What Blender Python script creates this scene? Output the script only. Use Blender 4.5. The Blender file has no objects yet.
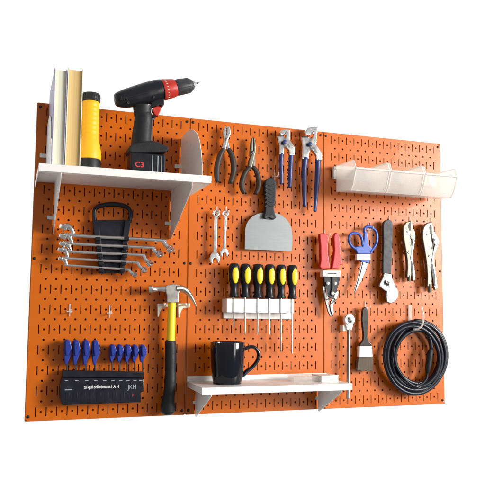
import bpy, bmesh, math, random
from mathutils import Vector, Matrix
random.seed(7)
K = 0.0254                      # everything is laid out in inches: (x right, h up, d out from the board)
S = bpy.context.scene
C = S.collection
def W(v): return Vector((v[0]*K, -v[2]*K, v[1]*K))

# ------------------------------------------------------------------ camera
CAM = Vector((-1.86111791, 11.2290125, 70.1352767))
YAW, PIT, ROL, FOC = -.330049038, .0975465493, .00977235607, 676.76851
def rotm():
    ca, sa, cb, sb, cc, sc = math.cos(YAW), math.sin(YAW), math.cos(PIT), math.sin(PIT), math.cos(ROL), math.sin(ROL)
    y = Matrix(((ca,0,sa),(0,1,0),(-sa,0,ca))); p = Matrix(((1,0,0),(0,cb,-sb),(0,sb,cb))); r = Matrix(((cc,-sc,0),(sc,cc,0),(0,0,1)))
    return y @ p @ r
RM = rotm()
cd = bpy.data.cameras.new('camera'); cam = bpy.data.objects.new('camera', cd); C.objects.link(cam)
cols = [RM.col[i] for i in range(3)]
cols = [Vector((c[0], -c[2], c[1])) for c in cols]
m4 = Matrix((cols[0], cols[1], cols[2])).transposed().to_4x4(); m4.translation = W(CAM)
cam.matrix_world = m4
cd.sensor_width = 36; cd.lens = FOC/485*36; cd.clip_start = .05; cd.clip_end = 200
S.camera = cam

# ------------------------------------------------------------------ light: made-up world gradient, white behind, dimmed in front so fill stays low
wd = bpy.data.worlds.new('World'); S.world = wd; wd.use_nodes = True
nt = wd.node_tree; nt.nodes.clear()
tc = nt.nodes.new('ShaderNodeTexCoord'); sp = nt.nodes.new('ShaderNodeSeparateXYZ'); nt.links.new(tc.outputs['Generated'], sp.inputs[0])
mr = nt.nodes.new('ShaderNodeMapRange'); mr.inputs['From Min'].default_value = -.05; mr.inputs['From Max'].default_value = .25
nt.links.new(sp.outputs['Y'], mr.inputs['Value'])
mz = nt.nodes.new('ShaderNodeMapRange'); mz.inputs['From Min'].default_value = -.6; mz.inputs['From Max'].default_value = .9
nt.links.new(sp.outputs['Z'], mz.inputs['Value'])
m1 = nt.nodes.new('ShaderNodeMixRGB'); m1.inputs[1].default_value = (.20,.195,.19,1); m1.inputs[2].default_value = (.46,.46,.46,1)
nt.links.new(mz.outputs[0], m1.inputs[0])
m2 = nt.nodes.new('ShaderNodeMixRGB'); m2.inputs[2].default_value = (1.06,1.06,1.06,1)
nt.links.new(mr.outputs[0], m2.inputs[0]); nt.links.new(m1.outputs[0], m2.inputs[1])
bg = nt.nodes.new('ShaderNodeBackground'); nt.links.new(m2.outputs[0], bg.inputs[0]); bg.inputs[1].default_value = 1
wo = nt.nodes.new('ShaderNodeOutputWorld'); nt.links.new(bg.outputs[0], wo.inputs[0])

def area(name, pos, target, sx, sy, power, col):
    l = bpy.data.lights.new(name, 'AREA'); l.shape = 'RECTANGLE'; l.size = sx*K; l.size_y = sy*K; l.energy = power; l.color = col
    o = bpy.data.objects.new(name, l); C.objects.link(o); o.location = W(pos)
    o.rotation_euler = (W(target)-W(pos)).to_track_quat('-Z', 'Y').to_euler()
    return o
area('key_light', (202,50,150), (24,15,0), 64, 64, 530, (1,.965,.92))
area('sheen_softbox', (66,15,80), (30,13,0), 20, 44, 13, (1,.97,.93))  # added softbox, set at the mirror angle to lay sheen on the board
S.view_settings.view_transform = 'Standard'; S.view_settings.look = 'None'; S.view_settings.exposure = 0; S.view_settings.gamma = 1
S.render.engine = 'CYCLES'

# ------------------------------------------------------------------ helpers
def P(px, py, d):
    """point on the plane d inches out from the board, measured off the photograph"""
    v = RM @ Vector((px-242.5, 242.5-py, -FOC)); t = (d-CAM[2])/v[2]
    return CAM + v*t
def fr(ox, oy, s):
    return lambda pts, d: [P(ox+u/s, oy+w/s, d) for u, w in pts]
def mat(name, col, rough=.5, metal=0, var=.06, bump=0, bscale=60, coat=0, spec=.5, stretch=None, rvar=.08, trans=0, alpha=1, sss=0):
    m = bpy.data.materials.new(name); m.use_nodes = True; n = m.node_tree; b = n.nodes['Principled BSDF']
    t = n.nodes.new('ShaderNodeTexCoord'); mp = n.nodes.new('ShaderNodeMapping'); n.links.new(t.outputs['Object'], mp.inputs[0])
    if stretch: mp.inputs['Scale'].default_value = stretch
    ns = n.nodes.new('ShaderNodeTexNoise'); ns.inputs['Scale'].default_value = bscale; ns.inputs['Detail'].default_value = 4
    n.links.new(mp.outputs[0], ns.inputs['Vector'])
    r = n.nodes.new('ShaderNodeMapRange'); r.inputs['From Min'].default_value = .3; r.inputs['From Max'].default_value = .7
    r.inputs['To Min'].default_value = max(0, rough-rvar); r.inputs['To Max'].default_value = min(1, rough+rvar)
    n.links.new(ns.outputs[0], r.inputs[0]); n.links.new(r.outputs[0], b.inputs['Roughness'])
    mx = n.nodes.new('ShaderNodeMixRGB'); mx.inputs[1].default_value = tuple(c*(1-var) for c in col)+(1,); mx.inputs[2].default_value = tuple(min(1, c*(1+var)) for c in col)+(1,)
    n2 = n.nodes.new('ShaderNodeTexNoise'); n2.inputs['Scale'].default_value = bscale*.35; n2.inputs['Detail'].default_value = 5
    n.links.new(mp.outputs[0], n2.inputs['Vector']); n.links.new(n2.outputs[0], mx.inputs[0]); n.links.new(mx.outputs[0], b.inputs['Base Color'])
    b.inputs['Metallic'].default_value = metal; b.inputs['Coat Weight'].default_value = coat; b.inputs['Coat Roughness'].default_value = .12
    b.inputs['Specular IOR Level'].default_value = spec; b.inputs['Transmission Weight'].default_value = trans; b.inputs['Alpha'].default_value = alpha
    if sss: b.inputs['Subsurface Weight'].default_value = sss; b.inputs['Subsurface Scale'].default_value = .01
    if bump:
        bp = n.nodes.new('ShaderNodeBump'); bp.inputs['Strength'].default_value = bump; bp.inputs['Distance'].default_value = .0006
        n3 = n.nodes.new('ShaderNodeTexNoise'); n3.inputs['Scale'].default_value = bscale*5; n3.inputs['Detail'].default_value = 3
        n.links.new(mp.outputs[0], n3.inputs['Vector']); n.links.new(n3.outputs[0], bp.inputs['Height']); n.links.new(bp.outputs[0], b.inputs['Normal'])
    return m
M = dict(
 orange=mat('orange_powder_coat', (.55,.115,.001), .34, 0, .10, .2, 40, 0, .4, rvar=.01),
 white=mat('white_powder_coat', (.80,.80,.78), .35, 0, .03, .12, 40),
 whiteplastic=mat('white_plastic', (.82,.82,.80), .3, 0, .03, .05, 40),
 cream=mat('off_white_and_bounce_plastic', (.78,.72,.60), .4, 0, .05, .05, 40),
 black=mat('black_plastic', (.010,.011,.015), .36, 0, .3, .2, 60, spec=.3),
 rubber=mat('black_rubber', (.012,.013,.016), .5, 0, .3, .4, 80, spec=.3),
 navy=mat('dark_rack_plastic', (.008,.009,.015), .34, 0, .4, .15, 50, spec=.35),
 brown=mat('brown_grip_rubber', (.035,.022,.016), .55, 0, .3, .4, 80, spec=.35),
 dgrey=mat('dark_grey_grip', (.035,.037,.042), .5, 0, .25, .3, 70, spec=.35),
 yellow=mat('yellow_fibreglass', (.86,.66,.015), .38, 0, .06, .2, 50),
 torch=mat('yellow_torch_plastic', (.80,.43,.002), .5, 0, .07, .25, 50),
 red=mat('red_vinyl', (.50,.012,.012), .38, 0, .15, .15, 50),
 drillred=mat('red_plastic', (.46,.03,.02), .42, 0, .12, .1, 50, spec=.35),
 blue=mat('blue_vinyl', (.018,.028,.13), .42, 0, .2, .2, 60),
 scblue=mat('blue_plastic', (.02,.085,.42), .36, 0, .1, .1, 50),
 hexblue=mat('blue_handle_plastic', (.014,.035,.28), .36, 0, .15, .15, 60),
 chrome=mat('polished_chrome', (.84,.83,.82), .2, 1, .06, .03, 50, rvar=.05),
 satin=mat('satin_steel', (.24,.24,.24), .38, 1, .12, .06, 50, rvar=.05),
 nickel=mat('nickel_plate', (.155,.15,.125), .42, .85, .15, .05, 55, rvar=.04),
 forged=mat('forged_steel', (.50,.47,.44), .34, 1, .2, .12, 45, rvar=.06),
 blade=mat('brushed_blade', (.20,.215,.22), .5, .85, .05, .12, 30, stretch=(1,1,12), rvar=.03),
 darksteel=mat('dark_steel', (.12,.12,.13), .4, 1, .2, .2, 50),
 screw=mat('black_screw', (.03,.018,.012), .45, .6, .2, .2, 80),
 lav=mat('lavender_cover', (.36,.33,.45), .4, 0, .06, .1, 40),
 greycover=mat('grey_cover', (.30,.33,.36), .4, 0, .06, .1, 40),
 tancover=mat('ivory_cover', (.82,.74,.60), .4, 0, .05, .1, 40),
 mug=mat('black_glaze', (.003,.004,.009), .06, 0, .3, 0, 30, .25, .4, rvar=.02),
 cable=mat('black_cable_rubber', (.007,.009,.018), .36, 0, .3, .3, 80, spec=.35),
 bristle=mat('dark_bristle', (.11,.085,.06), .7, 0, .5, 1, 60, stretch=(14,14,.6)),
 brushwood=mat('dark_lacquered_wood', (.022,.014,.010), .3, 0, .3, .1, 60, .15, .3),
 label=mat('white_label', (.80,.80,.78), .5, 0, .03, 0, 40),
 ink_and_shade=mat('black_ink_and_gap_shade', (.02,.02,.02), .5, 0, .1, 0, 40),  # print, and the shade painted into openings, slots and vents
 inkwhite=mat('white_ink', (.75,.76,.78), .5, 0, .05, 0, 40),
 redink=mat('red_ink', (.55,.03,.03), .5, 0, .05, 0, 40),
 greyink=mat('grey_ink', (.33,.38,.42), .5, 0, .05, 0, 40),
)
n = M['orange'].node_tree; bs = n.nodes['Principled BSDF']; bp0 = [x for x in n.nodes if x.type == 'BUMP'][0]
tw = n.nodes.new('ShaderNodeTexCoord'); nw = n.nodes.new('ShaderNodeTexNoise'); nw.inputs['Scale'].default_value = 9; nw.inputs['Detail'].default_value = 1
bw = n.nodes.new('ShaderNodeBump'); bw.inputs['Strength'].default_value = .5; bw.inputs['Distance'].default_value = .0035
n.links.new(tw.outputs['Object'], nw.inputs['Vector']); n.links.new(nw.outputs[0], bw.inputs['Height']); n.links.new(bp0.outputs[0], bw.inputs['Normal']); n.links.new(bw.outputs[0], bs.inputs['Normal'])
def page_mat(name, col):
    m = mat(name, col, .7, 0, .03); n = m.node_tree; b = n.nodes['Principled BSDF']
    t = n.nodes.new('ShaderNodeTexCoord'); w = n.nodes.new('ShaderNodeTexWave'); w.inputs['Scale'].default_value = 420; w.inputs['Distortion'].default_value = 1.5; w.bands_direction = 'X'
    n.links.new(t.outputs['Object'], w.inputs[0]); bp = n.nodes.new('ShaderNodeBump'); bp.inputs['Strength'].default_value = .5; bp.inputs['Distance'].default_value = .0004
    n.links.new(w.outputs[1], bp.inputs['Height']); n.links.new(bp.outputs[0], b.inputs['Normal']); return m
_p0 = page_mat
def page_mat(name, col):
    m = _p0(name, col); n = m.node_tree; b = n.nodes['Principled BSDF']; t = n.nodes.new('ShaderNodeTexCoord'); mp = n.nodes.new('ShaderNodeMapping'); mp.inputs['Scale'].default_value = (900,12,1.5)
    z = n.nodes.new('ShaderNodeTexNoise'); z.inputs['Scale'].default_value = 1; z.inputs['Detail'].default_value = 2; mx = n.nodes.new('ShaderNodeMixRGB')
    mx.inputs[1].default_value = tuple(c*.72 for c in col)+(1,); mx.inputs[2].default_value = tuple(min(1,c*1.12) for c in col)+(1,)
    n.links.new(t.outputs['Object'], mp.inputs[0]); n.links.new(mp.outputs[0], z.inputs['Vector']); n.links.new(z.outputs[0], mx.inputs[0]); n.links.new(mx.outputs[0], b.inputs['Base Color']); return m
M['page_cream'] = page_mat('cream_pages', (.76,.76,.60)); M['page_tan'] = page_mat('tan_pages', (.72,.50,.20))
def clear_mat(name, col, mixf, rough):
    m = bpy.data.materials.new(name); m.use_nodes = True; n = m.node_tree; n.nodes.clear()
    o = n.nodes.new('ShaderNodeOutputMaterial'); mx = n.nodes.new('ShaderNodeMixShader'); tr = n.nodes.new('ShaderNodeBsdfTransparent'); b = n.nodes.new('ShaderNodeBsdfPrincipled')
    tl = n.nodes.new('ShaderNodeBsdfTranslucent'); mx2 = n.nodes.new('ShaderNodeMixShader'); mx2.inputs[0].default_value = .4
    b.inputs['Base Color'].default_value = col+(1,); b.inputs['Roughness'].default_value = rough; tl.inputs[0].default_value = col+(1,)
    ns = n.nodes.new('ShaderNodeTexNoise'); ns.inputs['Scale'].default_value = 30
    r = n.nodes.new('ShaderNodeMapRange'); r.inputs['To Min'].default_value = mixf-.1; r.inputs['To Max'].default_value = mixf+.1
    n.links.new(ns.outputs[0], r.inputs[0]); n.links.new(r.outputs[0], mx.inputs[0])
    n.links.new(b.outputs[0], mx2.inputs[1]); n.links.new(tl.outputs[0], mx2.inputs[2])
    n.links.new(tr.outputs[0], mx.inputs[1]); n.links.new(mx2.outputs[0], mx.inputs[2]); n.links.new(mx.outputs[0], o.inputs[0]); return m
M['bin'] = clear_mat('milky_clear_plastic', (.95,.935,.89), .40, .15)
M['rim'] = clear_mat('milky_plastic_rim', (.95,.94,.91), .75, .15)
M['clearhook'] = clear_mat('clear_hook_plastic', (.92,.88,.84), .55, .15)

def org(o):
    return Vector(o['_o']) if '_o' in o.keys() else (org(o.parent) if o.parent else Vector((0,0,0)))
def tag(o, label=None, cat=None, group=None, kind=None):
    if label: o['label'] = label
    if cat: o['category'] = cat
    if group: o['group'] = group
    if kind: o['kind'] = kind
    return o
def thing(name, pos, label, cat, group=None):
    o = bpy.data.objects.new(name, None); C.objects.link(o); o.empty_display_size = .02
    w = W(pos); o.location = w; o['_o'] = list(w)
    return tag(o, label, cat, group)
class MB:
    def __init__(s): s.bm = bmesh.new()
    def face(s, vs):
        try: return s.bm.faces.new(vs)
        except ValueError: return None
    def plate(s, pts, d0, d1):
        """prism: outline pts (inch vectors, d ignored) between depths d0 (back) and d1 (front)"""
        a = 0
        for i in range(len(pts)):
            p, q = pts[i], pts[(i+1) % len(pts)]; a += p[0]*q[1]-q[0]*p[1]
        if a < 0: pts = pts[::-1]
        f = [s.bm.verts.new(W((p[0], p[1], d1))) for p in pts]; b = [s.bm.verts.new(W((p[0], p[1], d0))) for p in pts]
        s.face(f); s.face(b[::-1]); n = len(pts)
        for i in range(n): s.face([f[i], b[i], b[(i+1) % n], f[(i+1) % n]])
        return s
    def prism_x(s, prof, x0, x1):
        """profile (d,h) extruded along x"""
        f = [s.bm.verts.new(W((x0, h, d))) for d, h in prof]; b = [s.bm.verts.new(W((x1, h, d))) for d, h in prof]
        s.face(f); s.face(b[::-1]); n = len(prof)
        for i in range(n): s.face([f[i], b[i], b[(i+1) % n], f[(i+1) % n]])
        return s
    def box(s, x0, x1, h0, h1, d0, d1):
        return s.plate([(x0,h0,0),(x1,h0,0),(x1,h1,0),(x0,h1,0)], d0, d1)
    def tube(s, pts, r, n=12, ex=1, up=None, caps=True, smooth=0, dome=False, closed=False):
        """tube along inch points, r one radius or one per point; ex squashes the radius along the depth axis"""
        pts = [Vector(p) for p in pts]; rr = list(r) if hasattr(r, '__len__') else [r]*len(pts)
        if smooth:
            q, qr = [], []; N = len(pts); last = N if closed else N-1
            for i in range(last):
                g = (lambda k: k % N) if closed else (lambda k: min(max(k, 0), N-1))
                p0, p1, p2, p3 = pts[g(i-1)], pts[g(i)], pts[g(i+1)], pts[g(i+2)]
                for k in range(smooth):
                    t = k/smooth
                    q.append(.5*((2*p1)+(p2-p0)*t+(2*p0-5*p1+4*p2-p3)*t*t+(3*p1-p0-3*p2+p3)*t**3)); qr.append(rr[g(i)]*(1-t)+rr[g(i+1)]*t)
            if not closed: q.append(pts[-1]); qr.append(rr[-1])
            pts, rr = q, qr
        if dome and not closed:
            a = (pts[0]-pts[1]).normalized(); b = (pts[-1]-pts[-2]).normalized()
            pts = [pts[0]+a*rr[0]*.45, pts[0]+a*rr[0]*.3]+pts+[pts[-1]+b*rr[-1]*.3, pts[-1]+b*rr[-1]*.45]
            rr = [rr[0]*.45, rr[0]*.8]+rr+[rr[-1]*.8, rr[-1]*.45]
        rings = []; N = len(pts); pu = None
        for i in range(N):
            a = pts[(i-1) % N] if (closed or i) else pts[0]; b = pts[(i+1) % N] if (closed or i < N-1) else pts[-1]
            t = (b-a).normalized()
            z = Vector((0,0,1)) if abs(t.z) < .9 else Vector((0,1,0))
            u = t.cross(z).normalized() if pu is None else (pu-t*pu.dot(t)).normalized()
            pu = u; v = t.cross(u)
            ring = []
            for k in range(n):
                an = 2*math.pi*k/n; off = u*math.cos(an)*rr[i]+v*math.sin(an)*rr[i]
                off.z *= ex; ring.append(s.bm.verts.new(W(pts[i]+off)))
            rings.append(ring)
        for i in range(N if closed else N-1):
            A, B = rings[i], rings[(i+1) % N]
            for k in range(n): s.face([A[k], A[(k+1) % n], B[(k+1) % n], B[k]])
        if caps and not closed: s.face(rings[0][::-1]); s.face(rings[-1])
        return s
    def lathe(s, base, prof, n=32, axis=(0,1,0)):
        ax = Vector(axis).normalized(); u = ax.orthogonal().normalized(); v = ax.cross(u); rings = []
        for r, t in prof:
            rings.append([s.bm.verts.new(W(Vector(base)+ax*t+(u*math.cos(2*math.pi*k/n)+v*math.sin(2*math.pi*k/n))*max(r, .002))) for k in range(n)])
        for A, B in zip(rings, rings[1:]):
            for k in range(n): s.face([A[k], A[(k+1) % n], B[(k+1) % n], B[k]])
        s.face(rings[0][::-1]); s.face(rings[-1]); return s
    def ring(s, c, r, tr, n=20, m=8, sx=1, sy=1, ex=1):
        pts = [Vector((c[0]+r*sx*math.cos(2*math.pi*k/n), c[1]+r*sy*math.sin(2*math.pi*k/n), c[2])) for k in range(n)]
        return s.tube(pts, tr, m, ex=ex, closed=True)
    def ball(s, c, rx, rh, rd, n=16):
        r0 = None; rings = []
        for i in range(1, n//2):
            a = math.pi*i/(n//2)
            rings.append([s.bm.verts.new(W((c[0]+rx*math.sin(a)*math.cos(2*math.pi*k/n), c[1]+rh*math.cos(a), c[2]+rd*math.sin(a)*math.sin(2*math.pi*k/n)))) for k in range(n)])
        t = s.bm.verts.new(W((c[0], c[1]+rh, c[2]))); b = s.bm.verts.new(W((c[0], c[1]-rh, c[2])))
        for A, B in zip(rings, rings[1:]):
            for k in range(n): s.face([A[k], A[(k+1) % n], B[(k+1) % n], B[k]])
        for k in range(n): s.face([t, rings[0][(k+1) % n], rings[0][k]]); s.face([b, rings[-1][k], rings[-1][(k+1) % n]])
        return s
    def build(s, name, m, parent=None, bev=0, ang=40, seg=2, label=None, soft=0, vox=.035):
        bmesh.ops.recalc_face_normals(s.bm, faces=s.bm.faces)
        if parent:
            o0 = org(parent)
            for v in s.bm.verts: v.co -= o0
        me = bpy.data.meshes.new(name); s.bm.to_mesh(me); s.bm.free()
        for p in me.polygons: p.use_smooth = True
        me.set_sharp_from_angle(angle=math.radians(ang))
        me.materials.append(M[m] if isinstance(m, str) else m)
        o = bpy.data.objects.new(name, me); C.objects.link(o)
        if parent: o.parent = parent
        if soft:
            rm = o.modifiers.new('remesh', 'REMESH'); rm.mode = 'VOXEL'; rm.voxel_size = vox*K; rm.use_smooth_shade = True
            sm = o.modifiers.new('smooth', 'SMOOTH'); sm.factor = .5; sm.iterations = soft
        elif bev:
            b = o.modifiers.new('bevel', 'BEVEL'); b.width = bev*K; b.segments = seg; b.limit_method = 'ANGLE'; b.angle_limit = math.radians(35); b.harden_normals = False
        if label: o['label'] = label
        return o
def text(body, pos, size, m, parent, name='lettering', rot=0, sx=1, bold=0, ex=.004):
    cu = bpy.data.curves.new(name, 'FONT'); cu.body = body; cu.size = size*K; cu.extrude = ex*K; cu.offset = bold*K; cu.align_x = 'CENTER'; cu.align_y = 'CENTER'
    t = bpy.data.objects.new(name, cu); C.objects.link(t); dg = bpy.context.evaluated_depsgraph_get()
    me = bpy.data.meshes.new_from_object(t.evaluated_get(dg)); bpy.data.objects.remove(t)
    R = Matrix.Translation(W(pos)-(org(parent))) @ Matrix.Rotation(math.pi/2, 4, 'X') @ Matrix.Rotation(rot, 4, 'Z') @ Matrix.Diagonal((sx,1,1,1))
    me.transform(R); me.materials.clear(); me.materials.append(M[m]); o = bpy.data.objects.new(name, me); C.objects.link(o); o.parent = parent
    return o
def copy_tree(o, parent=None):
    c = o.copy(); C.objects.link(c); c.parent = parent
    for ch in [x for x in C.objects if x.parent == o]: copy_tree(ch, c)
    return c

# ------------------------------------------------------------------ the three perforated panels
def make_panel():
    t = thing('pegboard_panel', (0,0,0), '', 'pegboard', 'orange pegboard panels side by side')
    bm = bmesh.new(); TH = -.07; HB, HT = .17, 31.83; XL, XR = .02, 15.98
    def V(x, h, d=0): return bm.verts.new(W((x, h, d)))
    def ringf(outer, inner):
        n = len(outer); o = [V(*p) for p in outer]; i = [V(*p) for p in inner]; b = [V(p[0], p[1], TH) for p in inner]
        for k in range(n):
            l = (k+1) % n; bm.faces.new([o[k], o[l], i[l], i[k]]); bm.faces.new([i[k], i[l], b[l], b[k]])
    def rect(x0, x1, h0, h1):
        bm.faces.new([V(x0,h0), V(x1,h0), V(x1,h1), V(x0,h1)])
    def hole(cx, ch, r, x0, x1, h0, h1, extra=2):
        angs = [math.atan2(h-ch, x-cx) % (2*math.pi) for x in (x0, x1) for h in (h0, h1)]; angs.sort()
        al = []
        for a, b in zip(angs, angs[1:]+[angs[0]+2*math.pi]):
            st = max(2, round((b-a)/.5)); al += [a+(b-a)*k/st for k in range(st)]
        out, inn = [], []
        for a in al:
            c, s = math.cos(a), math.sin(a)
            tx = ((x1-cx)/c if c > 1e-6 else ((x0-cx)/c if c < -1e-6 else 1e9)); th = ((h1-ch)/s if s > 1e-6 else ((h0-ch)/s if s < -1e-6 else 1e9))
            k = min(tx, th); out.append((cx+c*k, ch+s*k)); inn.append((cx+c*r, ch+s*r))
        ringf(out, inn)
    for i in range(1, 16):                                # slot columns
        for j in range(16):
            h0, h1 = 2*j, 2*j+2
            ho0, ho1 = max(h0, HB), min(h1, HT)
            ringf([(i-.25,ho0),(i+.25,ho0),(i+.25,ho1),(i-.25,ho1)], [(i-.053,h0+.55),(i+.053,h0+.55),(i+.053,h0+1.45),(i-.053,h0+1.45)])
    for i in range(1, 15):                                # hole columns
        rect(i+.25, i+.75, HB, .5); rect(i+.25, i+.75, 31.5, HT)
        for j in range(1, 32): hole(i+.5, j, .112, i+.25, i+.75, j-.5, j+.5)
    E = .07
    for xm, xa, xb in ((.34, XL+E, .75), (15.66, 15.25, XR-E)):
        hs = [HB, 1.0, 15.5, 16.5, 31.0, HT]
        for a, b in ((1.0,15.5),(16.5,31.0)): rect(xa, xb, a, b)
        hole(xm, .58, .13, xa, xb, HB, 1.0); hole(xm, 16, .13, xa, xb, 15.5, 16.5); hole(xm, 31.42, .13, xa, xb, 31.0, HT)
    for x0, x1, x2 in ((XL+E, XL+.02, XL), (XR-E, XR-.02, XR)):   # rolled side flanges
        for (xa, da), (xb, db) in (((x0,0),(x1,-.02)),((x1,-.02),(x2,-.07)),((x2,-.07),(x2,-.75))):
            bm.faces.new([V(xa,HB,da), V(xb,HB,db), V(xb,HT,db), V(xa,HT,da)])
    for hh, sg in ((HB,-1),(HT,1)):
        for (ha, da), (hb, db) in (((hh,0),(hh+sg*.04,-.04)),((hh+sg*.04,-.04),(hh+sg*.04,-.75))):
            bm.faces.new([V(XL+E,ha,da), V(XR-E,ha,da), V(XR-E,hb,db), V(XL+E,hb,db)])
        for xa, xb in ((XL, XL+E), (XR-E, XR)):
            bm.faces.new([V(xa,hh,-.07), V(xb,hh,-.03), V(xb,hh+sg*.04,-.75), V(xa,hh+sg*.04,-.75)])
    bmesh.ops.remove_doubles(bm, verts=bm.verts, dist=1e-6); bmesh.ops.recalc_face_normals(bm, faces=bm.faces)
    mb = MB(); mb.bm.free(); mb.bm = bm; mb.build('perforated_sheet', 'orange', t, ang=50)
    MB().box(XL+.01, XR-.01, HB+.01, HT-.01, -.78, -.72).build('added_light_block', 'orange', t)  # added closure, keeps the white world out so the holes stay dark
    for x in (.34, 15.66):
        for h in (.58, 16, 31.42):
            sc = MB(); sc.lathe((x, h, -.05), [(.13,0),(.15,.06),(.15,.08),(.125,.13),(.06,.15)], 16, (0,0,1)); sc.build('mounting_screw', 'screw', t)
    return t
p0 = make_panel()
lab = ['left orange steel pegboard panel, behind the books, wrench rack and hammer', 'middle orange steel pegboard panel, behind the pliers, screwdrivers and mug', 'right orange steel pegboard panel, behind the clear bins, scissors and coiled cable']
for i in range(3):
    p = p0 if i == 0 else copy_tree(p0)
    p.location = W((16*i, 0, 0)); p['label'] = lab[i]

# ------------------------------------------------------------------ shelves
t = thing('wall_shelf', (8, 23.2, 0), 'deep white metal shelf at upper left carrying the books, flashlight and drill', 'shelf', 'white metal shelves on the pegboard')
b = MB(); b.box(.12, 15.88, 23.70, 23.78, .06, 8.92); b.box(.1, 15.9, 23.1, 23.8, 8.93, 9.0); b.box(.1, .17, 23.12, 23.69, .1, 8.92); b.box(15.83, 15.9, 23.12, 23.69, .1, 8.92); b.box(.18, 15.82, 23.79, 24.3, .03, .1)
b.box(.2, 15.8, 23.11, 23.18, 8.3, 8.92)
b.build('shelf_tray', 'white', t, .025)
for x in (2.03, 14.03):
    b = MB(); b.prism_x([(.12,18.5),(.12,23.68),(8.9,23.68),(8.9,22.5),(8.4,22.25),(.5,18.5)], x-.03, x+.03)
    b.build('bracket', 'white', t, .015)
    b = MB(); b.box(x-.62, x+.04, 19.95, 20.35, .05, .16); b.build('hook_tab', 'white', t, .02)
for x in (1.1, 15.0):
    b = MB(); b.prism_x([(.12,23.81),(.12,29.4),(2,29.62),(4,29.5),(5.4,29.1),(6.8,28.4),(7.8,27.4),(8.5,26.1),(8.85,24.9),(8.9,23.81)], x-.03, x+.03)
    b.build('end_plate', 'white', t, .015)
    b = MB(); b.box(x-.65, x+.04, 26.2, 26.6, .05, .16); b.build('hook_tab', 'white', t, .02)
t = thing('wall_shelf', (24.1, 2.9, 0), 'shallow white metal shelf at the bottom of the middle panel, holding the black mug', 'shelf', 'white metal shelves on the pegboard')
b = MB(); b.box(16.15, 32.36, 3.50, 3.57, .1, 5.93); b.box(16.12, 32.4, 2.9, 3.58, 5.94, 6.0); b.box(16.15, 32.3, 3.571, 4.12, .04, .1)
b.prism_x([(.12,3.0),(.12,3.49),(5.93,3.49),(5.93,2.95)], 16.13, 16.19); b.prism_x([(.12,3.0),(.12,3.49),(5.93,3.49),(5.93,2.95)], 32.3, 32.39)
b.build('shelf_tray', 'white', t, .02)
for x in (17.1, 31.24):
    b = MB(); b.prism_x([(.12,-.05),(.12,3.49),(5.9,3.49),(5.9,2.7),(.4,-.05)], x-.03, x+.03); b.build('bracket', 'white', t, .015)
    b = MB(); b.box(x-.3, x+.04, 1.2, 1.55, .05, .2); b.build('hook_tab', 'white', t, .02)

# ------------------------------------------------------------------ books
def book(x0, x1, h1, d1, cm, pm, label, ct=.09):
    t = thing('book', ((x0+x1)/2, 23.8, 4), label, 'book', 'books on the upper shelf')
    b = MB(); b.box(x0, x0+ct, 23.82, h1, .5, d1); b.box(x1-ct, x1, 23.82, h1, .5, d1); b.box(x0+ct+.001, x1-ct-.001, 23.82, h1, .5, .6)
    b.build('cover', cm, t, .03)
    b = MB(); n = 9; xa, xb = x0+ct+.004, x1-ct-.004
    pts = [(xa, .62), (xb, .62)]+[(xb-(xb-xa)*k/n, d1-.12-.10*math.sin(math.pi*k/n)) for k in range(n+1)]
    f = [b.bm.verts.new(W((x, h1-.12, d))) for x, d in pts]; g = [b.bm.verts.new(W((x, 23.92, d))) for x, d in pts]
    b.face(f); b.face(g[::-1])
    for k in range(len(pts)): b.face([f[k], g[k], g[(k+1) % len(pts)], f[(k+1) % len(pts)]])
    b.build('pages', pm, t, 0, 60)
book(1.17, 2.30, 32.72, 8.5, 'lav', 'page_cream', 'thicker cream-paged book with a lavender cover, leftmost on the upper shelf')
book(2.34, 3.70, 32.9, 8.5, 'tancover', 'page_tan', 'tan-paged book with a pale cover, between the cream book and the yellow flashlight')

# ------------------------------------------------------------------ flashlight
t = thing('flashlight', (4.83, 23.8, 5), 'yellow and black flashlight standing on the upper shelf beside the books', 'flashlight')
bc = (4.83, 23.8, 5)
MB().lathe(bc, [(1.02,0),(1.1,.06),(1.12,.5),(1.1,1.3),(1.06,1.5)], 40).build('lens_ring', 'rubber', t)
b = MB(); pr = [(1.05,1.45),(1.12,1.5),(1.13,1.9),(1.08,2.3),(.98,2.9),(.86,3.4)]
h = 3.5
while h < 7.0: pr += [(.83,h),(.83,h+.36),(.815,h+.38),(.815,h+.42)]; h += .45
pr += [(.83,7.1),(.8,7.14)]
b.lathe(bc, pr, 40); b.build('body', 'torch', t, 0, 50)
b = MB(); b.lathe(bc, [(.84,7.14),(.88,7.18),(.88,7.3),(.86,7.34),(.88,7.4),(.87,7.85),(.8,7.95),(.3,7.97)], 40)
for k in range(24):
    a = math.pi*2*k/24; b.box(bc[0]+.88*math.cos(a)-.02, bc[0]+.88*math.cos(a)+.02, 31.15, 31.6, 5+.88*math.sin(a)-.02, 5+.88*math.sin(a)+.02)
b.build('end_cap', 'rubber', t)

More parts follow.
